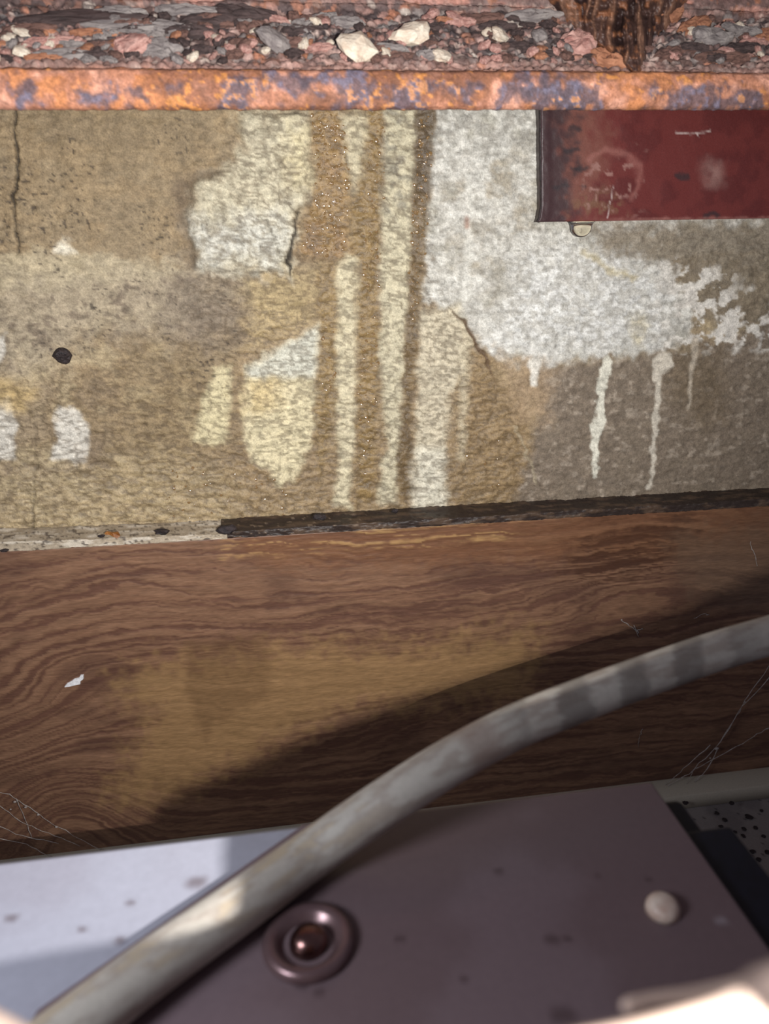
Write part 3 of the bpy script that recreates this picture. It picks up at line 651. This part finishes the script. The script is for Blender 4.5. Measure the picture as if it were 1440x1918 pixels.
# ================================================================== RED PLATE with its drop
def build_red():
    y0 = 0.6065
    A = at_y(1012, 150, y0); B = at_y(1006, 418, y0); Cc = at_y(1500, 410, y0)
    zbot = B[2]; xl = B[0]
    xs = np.arange(xl, 0.56, 0.00125); zs = np.arange(0.125, zbot, -0.00125)
    X, Z = np.meshgrid(xs, zs); Zn = (zs-zbot)/(zs[0]-zbot)
    Xl = np.interp(zs, [zbot, zbot+.004, zbot+.012, A[2]], [xl, xl+.002, xl+.003, A[0]])[:, None]
    X = Xl+(X-xl)*((0.56-Xl)/(0.56-xl))
    zb2 = np.interp(X[0], [B[0], Cc[0], 0.56], [B[2], Cc[2], Cc[2]])
    Z = zb2[None, :]+(Z-zbot)*((0.125-zb2)/(0.125-zbot))[None, :]
    U, V = X/S, -Z/S
    def conv(p): q = at_y(p[0], p[1], y0); return np.array([q[0]/S, -q[2]/S])
    Gr = Field(U, V, conv); poly, stroke = Gr.poly, Gr.stroke
    n1 = fbm(U/40, V/40, 4, 101); n2 = fbm(U/12, V/12, 3, 102); e = (X-Xl)/S
    col = np.broadcast_to(lin((116, 46, 43)), X.shape+(3,)).copy()
    col = mixc(col, (98, 38, 38), sstep(0.5, 0.65, n1)*0.7)
    col = mixc(col, (136, 84, 70), poly([(1030, 140), (1110, 140), (1130, 300), (1100, 400), (1035, 405)], 26, 40)*0.75)
    col = mixc(col, (128, 92, 66), poly([(1070, 370), (1150, 360), (1170, 405), (1060, 408)], 12, 18)*sstep(0.45, 0.6, n2)*0.7)
    col = mixc(col, (66, 50, 54), sstep(74, 24, e+60*(n2-0.5)+30*(n1-0.5))*0.9)
    for x, y, r in ((1078, 245, 10), (1070, 282, 11), (1088, 316, 8), (1078, 316, 6), (1090, 350, 5), (1282, 332, 12), (1050, 350, 9), (1335, 404, 10)):
        col = mixc(col, (58, 48, 52), stroke([(x-r, y), (x+r*.6, y-2)], r*.5, 3, 10)*0.8)
    ring = [(1102, 300), (1118, 288), (1145, 280), (1175, 290), (1195, 315), (1196, 345), (1185, 370)]
    col = mixc(col, (182, 116, 106), stroke(ring, 3, 7, 8)*0.55)
    col = mixc(col, (190, 150, 140), poly([(1325, 312), (1350, 315), (1352, 340), (1330, 338)], 16, 12)*0.6)
    col = mixc(col, (176, 130, 120), sstep(0.66, 0.74, n2)*poly([(1100, 280), (1200, 285), (1190, 400), (1080, 405)], 20, 20)*0.7)
    col = mixc(col, (170, 110, 100), sstep(8, 2, (Z-zb2[None, :])/S+8*(n2-0.5))*0.7*sstep(60, 200, e))
    for ln in ([(1265, 247), (1300, 252), (1330, 245)], [(1303, 250), (1306, 258)], [(1148, 350), (1138, 410)]):
        col = mixc(col, (208, 186, 180), stroke(ln, .9, 1, 3)*0.8)
    lum = (col@np.array([.3, .55, .15]))[..., None]; col = 0.86*(lum+(col-lum)*0.85)
    d = 0.0009*(n1-0.5)+0.0008*(n2-0.5)*sstep(90, 10, e)+0.0007*sstep(14, 4, np.abs(e-6)+6*(n1-.5))
    P = np.stack([X, y0-d, Z], -1)
    root = empty('steel_plate', (xl+.1, 0.6125, zbot), 'red-primed steel plate fixed to the wall, rusty black left edge', 'plate')
    o = grid_mesh('plate_face', P, col, M_red, root, 0.55+0*X, (0, 0.0125, 0)); o['label'] = 'red oxide painted face'
    # rust-black rim standing proud along the left edge and bottom corner
    bm = bmesh.new(); pts = []
    for i in range(len(zs)-1, -1, -2): pts.append((float(X[i, 0])+.0002+0.0007*(float(vn(zs[i]*400, 0.3, 5))-.5), y0+0.001, float(Z[i, 0])))
    add_tube(bm, pts, [0.0006+0.0010*float(vn(p[2]*420, 2.2, 7)) for p in pts], 6)
    o = obj('rust_rim', bm, M_dirt, root, True); o['label'] = 'black scaled edge'
    # drop
    c = at_y(1087, 417, 0.6068); k = 0.63/1440
    bm = bmesh.new(); prof = [(0, -24*k), (6*k, -23.2*k), (12*k, -20*k), (16.5*k, -15*k), (18.5*k, -9*k), (19.5*k, -4*k), (21.5*k, 0), (24*k, 2.5*k), (0, 3*k)]
    lathe(bm, prof, (c[0], c[1]-.0025, c[2]-.0003), seg=32)
    for v in bm.verts: v.co.y = c[1]-.0025+(v.co.y-c[1]+.0025)*0.7
    o = obj('water_drop', bm, M_water, None, True); tag(o, 'clear water drop hanging from the bottom edge of the red plate', 'water drop')
build_red()

# ================================================================== small things on wall and ledge
def nail():
    c = wall_pt(117, 666); bm = bmesh.new(); n = Vector((0, -1, 0)); k = 0.00045
    lathe(bm, [(0, .0052), (4*k, .005), (9*k, .0042), (13*k, .0026), (15*k, .0008), (14*k, -.003), (0, -.003)], c, n, 14)
    for v in bm.verts:
        r = vn(v.co.x*900, v.co.z*900, 3); v.co += Vector((0, -0.002*float(r-.5), 0))+(v.co-c)*0.35*float(vn(v.co.x*500, v.co.z*500, 8)-.5)
    o = obj('rusty_nail', bm, M_dirt); tag(o, 'dark rusted nail head stuck in the tan wall at left', 'nail')
nail()
def lump(name, px, py, w, h, y, m, label, cat, si=0, group=None, dy=0.5):
    c = at_y(px, py, y); o = bpy.data.objects.new(name, with_mat(ROCKS[si][0], m)); C.objects.link(o); k = y/1440/2*1.05
    o.matrix_world = Matrix.Translation(Vector(c)) @ Matrix.Diagonal((w*k, w*k*dy, h*k, 1)); tag(o, label, cat, group); return o
lump('dirt_clump', 598, 968, 30, 18, 0.597, M_speck, 'black dirt clump on the dark joint strip below the pale central patch', 'dirt', 1)
lump('dirt_clump', 740, 957, 14, 12, 0.597, M_speck, 'tiny black crumb on the joint strip below the middle streaks', 'dirt', 2)
lump('dirt_clump', 302, 996, 28, 16, 0.595, M_speck, 'dark lump on the pale mortar joint at left', 'dirt', 3)
lump('dirt_clump', 424, 992, 34, 24, 0.594, M_speck, 'largest dark lump, at the left end of the dark joint strip', 'dirt', 4)
lump('dirt_clump', 8, 1031, 16, 8, 0.592, M_speck, 'small dark lump on the pale joint at the far left', 'dirt', 5)
lump('dirt_clump', 190, 1004, 12, 8, 0.595, M_speck, 'tiny dark crumb just left of the brown husk', 'dirt', 6)
def husk():
    c = Vector(at_y(212, 1001, 0.5945)); k = 0.63/1440; bm = bmesh.new(); n = 9; top = []; bot = []
    out = [(-14, 5), (-10, 7), (0, 4), (9, 5), (12, -3), (8, -8), (2, -4), (-6, 0), (-12, 2)]
    for x, z in out:
        top.append(bm.verts.new(c+Vector((x*k, -.0014-.001*math.sin(x*.3), z*k)))); bot.append(bm.verts.new(c+Vector((x*k, 0.0006, z*k))))
    bm.faces.new(top); bm.faces.new(bot[::-1])
    for i in range(n): bm.faces.new((top[i], bot[i], bot[(i+1) % n], top[(i+1) % n]))
    o = obj('brown_husk', bm, M_bark); tag(o, 'orange-brown curled husk lying on the pale mortar joint', 'husk')
husk()
def fleck():
    k = PY/1440*1.1; c = Vector(at_y(141, 1276, PY)); bm = bmesh.new()
    out = [(-20, -9), (-12, -9), (-2, -7), (8, -6), (9, 0), (15, 4), (16, 12), (11, 12), (8, 7), (0, 6), (-6, 2), (-14, -2)]
    t = [bm.verts.new(c+Vector((x*k, -.0012, z*k))) for x, z in out]; b = [bm.verts.new(c+Vector((x*k*1.1, 0.0008, z*k*1.1))) for x, z in out]
    bm.faces.new(t); bm.faces.new(b[::-1]); n = len(out)
    for i in range(n): bm.faces.new((t[i], b[i], b[(i+1) % n], t[(i+1) % n]))
    o = obj('paint_fleck', bm, M_fleck, wood); o['label'] = 'white paint fleck'
fleck()
def beads():
    """fine water beads on the wet runs, far too many and small to count"""
    bm = bmesh.new(); rb = random.Random(5)
    zones = [([(582, 215), (640, 215), (655, 300), (650, 480), (600, 480), (565, 460), (585, 380), (592, 300)], 240), ([(690, 215), (722, 215), (714, 600), (700, 900), (672, 900), (668, 480), (680, 330)], 110), ([(784, 215), (815, 215), (800, 470), (775, 620), (765, 500)], 110), ([(595, 520), (632, 520), (628, 760), (595, 860)], 26), ([(300, 860), (560, 900), (560, 990), (320, 1000)], 80), ([(860, 760), (980, 800), (960, 920), (850, 930)], 12)]
    for pg, n in zones:
        xs = [p[0] for p in pg]; ys = [p[1] for p in pg]; c = 0
        while c < n:
            x = rb.uniform(min(xs), max(xs)); y = rb.uniform(min(ys), max(ys)); ins = False
            for (ax, ay), (bx, by) in zip(pg, pg[1:]+pg[:1]):
                if (ay > y) != (by > y) and x < (bx-ax)*(y-ay)/(by-ay)+ax: ins = not ins
            if not ins: continue
            c += 1; p = wall_pt(x, y); r = rb.choice((.0005, .0007, .0009, .0012, .0014))
            nrm = (-p).normalized()+Vector((.04+rb.gauss(0, .13), 0, rb.gauss(0, .13)))
            q = Vector((0, 0, 1)).rotation_difference(nrm).to_matrix().to_4x4()
            bmesh.ops.create_icosphere(bm, subdivisions=2, radius=r, matrix=Matrix.Translation(p) @ q @ Matrix.Diagonal((1, rb.uniform(.8, 1.3), .13, 1)))
    o = obj('water_beads', bm, M_bead, None, True); tag(o, 'fine glinting water beads on the wet brown runs of the wall', 'water', None, 'stuff')
beads()

# ================================================================== GREY METAL CASING (its top panel in view)
CZ = -0.24
casing = empty('metal_casing', (-0.05, 0.16, FLOOR_Z), 'dull grey metal casing with a flat top panel at the bottom of the view', 'casing')
def build_casing():
    xr, yb = 0.1586, 0.2692
    xs = np.linspace(-0.34, xr, 330); ys = np.linspace(yb, 0.02, 170); X, Y = np.meshgrid(xs, ys)
    U, V = X/0.0003, Y/0.0003; n1 = fbm(U/200, V/200, 4, 111); n2 = fbm(U/16, V/16, 2, 112)
    col = np.broadcast_to(lin((164, 165, 178)), X.shape+(3,)).copy(); col = mixc(col, (154, 152, 164), sstep(0.45, 0.62, n1)*0.7)
    def conv(p): q = at_z(p[0], p[1], CZ); return np.array([q[0]/0.0003, q[1]/0.0003])
    Gc = Field(U, V, conv)
    SP = ((933, 1632, 7), (1032, 1760, 9), (1060, 1758, 6), (1055, 1902, 14), (367, 1648, 13), (18, 1716, 8), (152, 1736, 6), (224, 1759, 7), (242, 1688, 6), (565, 1845, 8), (600, 1858, 7), (750, 1759, 6), (1214, 1646, 5), (870, 1835, 6), (1120, 1640, 4))
    for x, y, r in SP:
        col = mixc(col, (84, 66, 66), Gc.stroke([(x-r*.5, y), (x+r*.5, y)], r*.7, r*.6, 3)*0.65)
    o = grid_mesh('top_panel', np.stack([X, Y, CZ-.0012+0*X], -1), col, M_casing, casing, 0.3+0*X, (0, 0, -0.0016)); o['label'] = 'bluish grey sheet with dirt specks, left of the conduit'
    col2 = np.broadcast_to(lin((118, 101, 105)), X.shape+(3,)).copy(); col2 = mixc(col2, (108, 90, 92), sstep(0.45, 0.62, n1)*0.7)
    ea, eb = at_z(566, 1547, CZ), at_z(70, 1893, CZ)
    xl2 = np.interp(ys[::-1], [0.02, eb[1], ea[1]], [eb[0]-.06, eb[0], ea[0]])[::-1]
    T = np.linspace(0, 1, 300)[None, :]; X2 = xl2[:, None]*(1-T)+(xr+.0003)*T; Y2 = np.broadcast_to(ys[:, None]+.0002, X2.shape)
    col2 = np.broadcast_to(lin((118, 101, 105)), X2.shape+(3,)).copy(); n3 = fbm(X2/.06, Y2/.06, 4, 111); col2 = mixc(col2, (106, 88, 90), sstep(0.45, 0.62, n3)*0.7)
    G2 = Field(X2/.0003, Y2/.0003, conv)
    for x, y, r in SP:
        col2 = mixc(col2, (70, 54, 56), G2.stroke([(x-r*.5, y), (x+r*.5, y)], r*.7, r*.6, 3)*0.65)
    col2 = mixc(col2, (160, 150, 156), G2.stroke([(1345, 1726), (1352, 1724)], 4, 6, 3)*0.7)
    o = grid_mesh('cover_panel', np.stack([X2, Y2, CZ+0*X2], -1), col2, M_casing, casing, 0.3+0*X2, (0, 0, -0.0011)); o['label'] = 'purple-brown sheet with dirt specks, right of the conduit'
    bm = bmesh.new(); add_box(bm, (-0.338, yb-.0035, FLOOR_Z+.0002), (xr-.002, yb-.0015, CZ-.0014)); obj('side_panel', bm, M_casing_plain, casing)
    bm = bmesh.new(); add_box(bm, (xr-.0035, 0.022, FLOOR_Z+.0002), (xr-.0015, yb-.003, CZ-.0014)); obj('side_panel', bm, M_casing_plain, casing)
    # screw with ring washer
    c = Vector(at_z(578, 1768, CZ)); k = 0.30/1440
    bm = bmesh.new(); n = 16; prof = []
    prof = [(44*k, 0), (78*k, 0), (80*k, .0012), (75*k, .0033), (64*k, .0040), (54*k, .0024), (44*k, 0)]
    lathe(bm, prof, c, seg=48); w = obj('ring_washer', bm, M_ring, casing, True); w['label'] = 'shiny coppery ring washer'
    bm = bmesh.new(); lathe(bm, [(0, .0062), (13*k, .006), (25*k, .0048), (32*k, .0024), (34*k, 0), (0, 0)], c, seg=32); b = obj('screw_head', bm, M_steel, casing, True); b['label'] = 'shiny domed screw head'
    c = Vector(at_z(1240, 1706, CZ)); k = 0.295/1440
    bm = bmesh.new(); lathe(bm, [(0, .0052), (18*k, .005), (26*k, .004), (30*k, .0022), (31*k, 0), (0, 0)], c, seg=32); b = obj('rivet_cap', bm, M_cap, casing, True); b['label'] = 'cream rivet cap'
    # black gasket hanging at the right edge
    bm = bmesh.new()
    a = [(xr-.0005, 0.246, CZ-.003), (xr-.0005, 0.05, CZ-.003)]
    add_box(bm, (xr-.0014, 0.06, CZ-.024), (xr+.0235, 0.242, CZ-.0035), .002)
    add_box(bm, (xr+.0005, 0.237, CZ-.022), (xr+.0125, 0.264, CZ-.006), .003)
    g = obj('edge_gasket', bm, M_rub, casing); g['label'] = 'black rubber strip along the right edge'
M_casing_plain = mat_noise('dull_grey_side', (120, 112, 118), (134, 124, 128), 60, 0.5, 0.0)
build_casing()

# ================================================================== FLOOR behind the casing (top of a speckled ceiling panel)
def build_floor():
    xs = np.arange(-0.46, 0.66, 0.002); ys = np.arange(PY+.001, -0.05, -0.002); X, Y = np.meshgrid(xs, ys); U, V = X/.0004, Y/.0004
    n1 = fbm(U/60, V/60, 4, 121)
    col = np.broadcast_to(lin((142, 136, 132)), X.shape+(3,)).copy(); col = mixc(col, (112, 106, 106), sstep(0.45, 0.65, n1)*0.6)
    sp = sstep(0.86, 0.9, vn(U/5, V/5, 123)); col = mixc(col, (34, 28, 32), sp*0.8)
    o = grid_mesh('floor', np.stack([X, Y, FLOOR_Z+0*X], -1), col, M_floor, None, 0.2+0*X, (0, 0, -0.03)); tag(o, 'dark speckled ceiling board below the casing', None, None, 'structure')
    xs = np.arange(-0.46, 0.66, 0.004); pr = np.array([(0.5955, FLOOR_Z+.016), (0.572, FLOOR_Z+.0158), (0.5705, FLOOR_Z+.0145), (0.570, FLOOR_Z+.0005)])
    P = np.stack([np.broadcast_to(xs[None], (4, len(xs))), np.broadcast_to(pr[:, :1], (4, len(xs))), np.broadcast_to(pr[:, 1:], (4, len(xs)))], -1)
    col = np.broadcast_to(lin((184, 176, 158)), P.shape).copy()
    o = grid_mesh('trim_3', P, col, M_floor, None, np.zeros(P.shape[:2])+.2, (0, 0.002, -0.0004)); tag(o, 'pale edge strip along the foot of the plywood', None, None, 'structure')
    rf = random.Random(9)
    specks = [(1284, 1504, .9), (1370, 1504, .9), (1342, 1523, .8), (1357, 1535, .8), (1402, 1530, 1.1), (1350, 1548, .8), (1393, 1552, .7), (1376, 1558, .6), (1415, 1550, .7), (1371, 1573, 1.0), (1392, 1566, .6), (1430, 1566, .7), (1409, 1595, .8), (1420, 1610, .8), (1437, 1596, .9), (1426, 1518, .6)]
    for px, py, s in specks:
        z = FLOOR_Z+(.017 if py < 1512 else .001)
        c = at_z(px, py, z); r = 0.0028*s
        o = bpy.data.objects.new('dirt_speck', SPECK[rf.randrange(4)]); C.objects.link(o)
        o.matrix_world = Matrix.Translation(Vector(c)) @ Matrix.Rotation(rf.random()*6, 4, 'Z') @ Matrix.Diagonal((r*rf.uniform(1, 1.7), r, r*.6, 1))
        tag(o, 'black dirt speck on the speckled board at the lower right', 'dirt', 'dirt specks on the board at lower right')
SPECK = [with_mat(ROCKS[i][0], M_speck) for i in range(4)]
build_floor()

# ================================================================== CONDUIT across the foreground
def build_pipe():
    R = 0.0094
    def p(px, py, width):                     # distance follows from the pipe's apparent width
        d = ray(px, py); return d*(2*R*FPX/width)
    q = [at_z(-20, 2046, CZ+R+.0004), at_z(140, 1924, CZ+R+.0004), at_z(295, 1806, CZ+R+.0004), at_z(457, 1692, CZ+R+.0004), at_z(575, 1606, CZ+R+.0008), p(668, 1540, 88), p(745, 1488, 87), p(830, 1434, 85), p(905, 1391, 83), p(985, 1352, 81), p(1100, 1306, 78), p(1230, 1258, 75), p(1340, 1220, 73), p(1440, 1190, 71), p(1600, 1140, 67), p(1850, 1070, 61), p(2200, 1010, 54)]
    Q = spline(q, 22); n = len(Q); seg = 40
    fr = frames([Vector(a) for a in Q]); P = np.zeros((n, seg+1, 3)); 
    L = np.concatenate([[0], np.cumsum(np.linalg.norm(np.diff(Q, axis=0), axis=1))])
    for i in range(n):
        a, b = fr[i]
        for k in range(seg+1):
            t = 2*math.pi*k/seg; P[i, k] = Q[i]+R*(np.array(a)*math.cos(t)+np.array(b)*math.sin(t))
    A = np.broadcast_to(np.linspace(0, 1, seg+1)[None], (n, seg+1)); Lg = np.broadcast_to(L[:, None], A.shape)
    th = A*2*math.pi
    nx = np.cos(th)*3; nyy = np.sin(th)*3
    n1 = 0.5*(fbm(Lg/.012+nx, nyy+Lg*9, 3, 131)+fbm(Lg/.014+nyy, nx, 3, 133))
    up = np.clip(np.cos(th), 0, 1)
    col = np.broadcast_to(lin((180, 173, 163)), A.shape+(3,)).copy()
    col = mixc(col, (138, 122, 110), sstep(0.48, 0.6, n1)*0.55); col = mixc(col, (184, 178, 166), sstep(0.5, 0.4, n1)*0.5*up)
    l1 = L[22*7]; st = sstep(0.3, 0.7, 0.5+0.5*np.sin((Lg-l1)/.0052+2.5*n1+0.9*np.sin(th)))*sstep(l1+.02, l1+.05, Lg)*sstep(l1+.19, l1+.13, Lg)
    col = mixc(col, (98, 90, 84), st*0.6)  # streaked shade over the right run, painted into the conduit's colour
    col = mixc(col, (128, 102, 90), sstep(l1+.005, l1+.012, Lg)*sstep(l1+.03, l1+.02, Lg)*0.5)
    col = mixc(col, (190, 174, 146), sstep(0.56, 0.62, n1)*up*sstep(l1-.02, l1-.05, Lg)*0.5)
    o = grid_mesh('flexible_conduit', P, col, M_pipe, None, 0.35+0*A); tag(o, 'dusty grey flexible conduit sweeping diagonally over the grey casing', 'conduit')
build_pipe()

# ================================================================== COBWEBS
def web(name, lines, y, label, r=0.00022, z=None, group=None, clots=()):
    bm = bmesh.new(); rw = random.Random(len(lines)*7+int(lines[0][0][0]))
    for ln in lines:
        pts = []
        for (ax, ay), (bx, by) in zip(ln, ln[1:]):
            for k in range(5): pts.append((ax+(bx-ax)*k/5+rw.gauss(0, .8), ay+(by-ay)*k/5+rw.gauss(0, .8)))
        pts.append(ln[-1])
        w3 = [Vector(at_y(a, b, y+rw.uniform(-.0005, .0005))) for a, b in pts]
        add_tube(bm, w3, [r*rw.choice((.7, 1, 1, 1.5)) for _ in w3], 5)
    for cx, cy, s in clots:
        bmesh.ops.create_icosphere(bm, subdivisions=1, radius=1, matrix=Matrix.Translation(Vector(at_y(cx, cy, y))) @ Matrix.Diagonal((s, s*.5, s*.7, 1)))
    o = obj(name, bm, M_web, None, True); tag(o, label, 'cobweb'); return o
web('cobweb', [[(-20, 1478), (25, 1493), (75, 1527), (105, 1548), (190, 1592)], [(-20, 1566), (50, 1582), (95, 1606)], [(0, 1510), (40, 1540), (90, 1560), (150, 1585)], [(-20, 1540), (40, 1565), (110, 1580)], [(30, 1495), (45, 1530), (60, 1570)]], 0.588, 'torn cobweb with dust strands on the plywood at the lower left', .00024, clots=((28, 1502, .0016), (48, 1512, .0014), (72, 1526, .0015), (106, 1549, .0016), (20, 1516, .001)))
web('cobweb', [[(1450, 1235), (1400, 1305), (1380, 1340), (1340, 1400), (1290, 1450), (1250, 1472)], [(1450, 1260), (1390, 1325), (1345, 1395)], [(1450, 1358), (1410, 1380), (1360, 1410), (1300, 1440), (1285, 1470)], [(1345, 1400), (1325, 1440), (1300, 1465)], [(1330, 1395), (1280, 1440), (1245, 1470)]], 0.586, 'dusty cobweb strands stretched over the plywood at the lower right', .0003, clots=((1342, 1402, .0025), (1395, 1315, .001), (1330, 1420, .0012)))
web('cobweb', [[(1164, 1162), (1180, 1172), (1196, 1186)], [(1196, 1186), (1190, 1180), (1204, 1178)], [(1188, 1172), (1196, 1192)]], 0.5945, 'small wisp of cobweb on the dark plywood above the conduit', .0003, clots=((1164, 1161, .001),))
web('cobweb', [[(1300, 1158), (1320, 1150), (1328, 1152)], [(1405, 1015), (1412, 1035), (1418, 1060)], [(1195, 1400), (1198, 1380), (1204, 1365)]], 0.5945, 'scattered single silk threads on the plywood at the right', .00025)

# ================================================================== HATCH FRAME, close to the lens
def build_frame():
    pts = [ray(x, y)*d for x, y, d in ((-300, 1770, .112), (-150, 1808, .112), (0, 1874, .112), (70, 1920, .110), (180, 2040, .102), (350, 2250, .085), (540, 2380, .068), (700, 2200, .062), (800, 2060, .064), (880, 1980, .066), (950, 1935, .067), (1060, 1908, .068), (1170, 1885, .069), (1300, 1850, .070), (1370, 1820, .070), (1430, 1782, .070))]
    for x, y, d in ((300, 1478, .057), (440, 1402, .056), (720, 1285, .056), (870, 1240, .056), (1100, 1160, .056), (1300, 1085, .056), (1500, 1000, .056)):
        w = at_y(x, y, PY)-LIGHT; a = LIGHT@F_; pts.append(LIGHT+w*((d-a)/(w@F_)))       # the frame's right side, beyond the view, throws the long shadow on the board
    E = spline(pts, 8)
    bm = bmesh.new(); rows = []
    for e in E:
        p = Vector(e); back = Vector((0, -1, -.12)).normalized(); dn = Vector((0, 0, -1)); row = []
        for a, b in ((.0, -.003), (.0, 0.0), (.0006, .0016), (.0022, .003), (.005, .0036), (.012, .0036), (.018, .0025), (.0195, 0)):
            row.append(bm.verts.new(p+back*(a)-dn*(b-.0030)))
        row.append(bm.verts.new((row[-1].co.x, row[-1].co.y, CZ+.0003))); row.append(bm.verts.new((p.x, p.y-.0002, CZ+.0003)))
        rows.append(row)
    for r1, r2 in zip(rows, rows[1:]):
        for k in range(len(r1)):
            k2 = (k+1) % len(r1); bm.faces.new((r1[k], r1[k2], r2[k2], r2[k]))
    bm.faces.new(rows[0]); bm.faces.new(rows[-1][::-1])
    root = empty('hatch_frame', tuple(E[len(E)//2]), 'cream plastic inspection hatch frame, blurred at the bottom corners', 'hatch frame')
    obj('rim', bm, M_frame, root, True)
    # second lip seen just under the right corner
    pts = spline([at_z(x, y, -.125) for x, y in ((1165, 1886), (1230, 1872), (1300, 1862), (1400, 1840))], 6)
    bm = bmesh.new(); add_tube(bm, pts, [.0006]+[.0012]*(len(pts)-2)+[.0008], 8); obj('inner_lip', bm, M_frame, root, True)
build_frame()
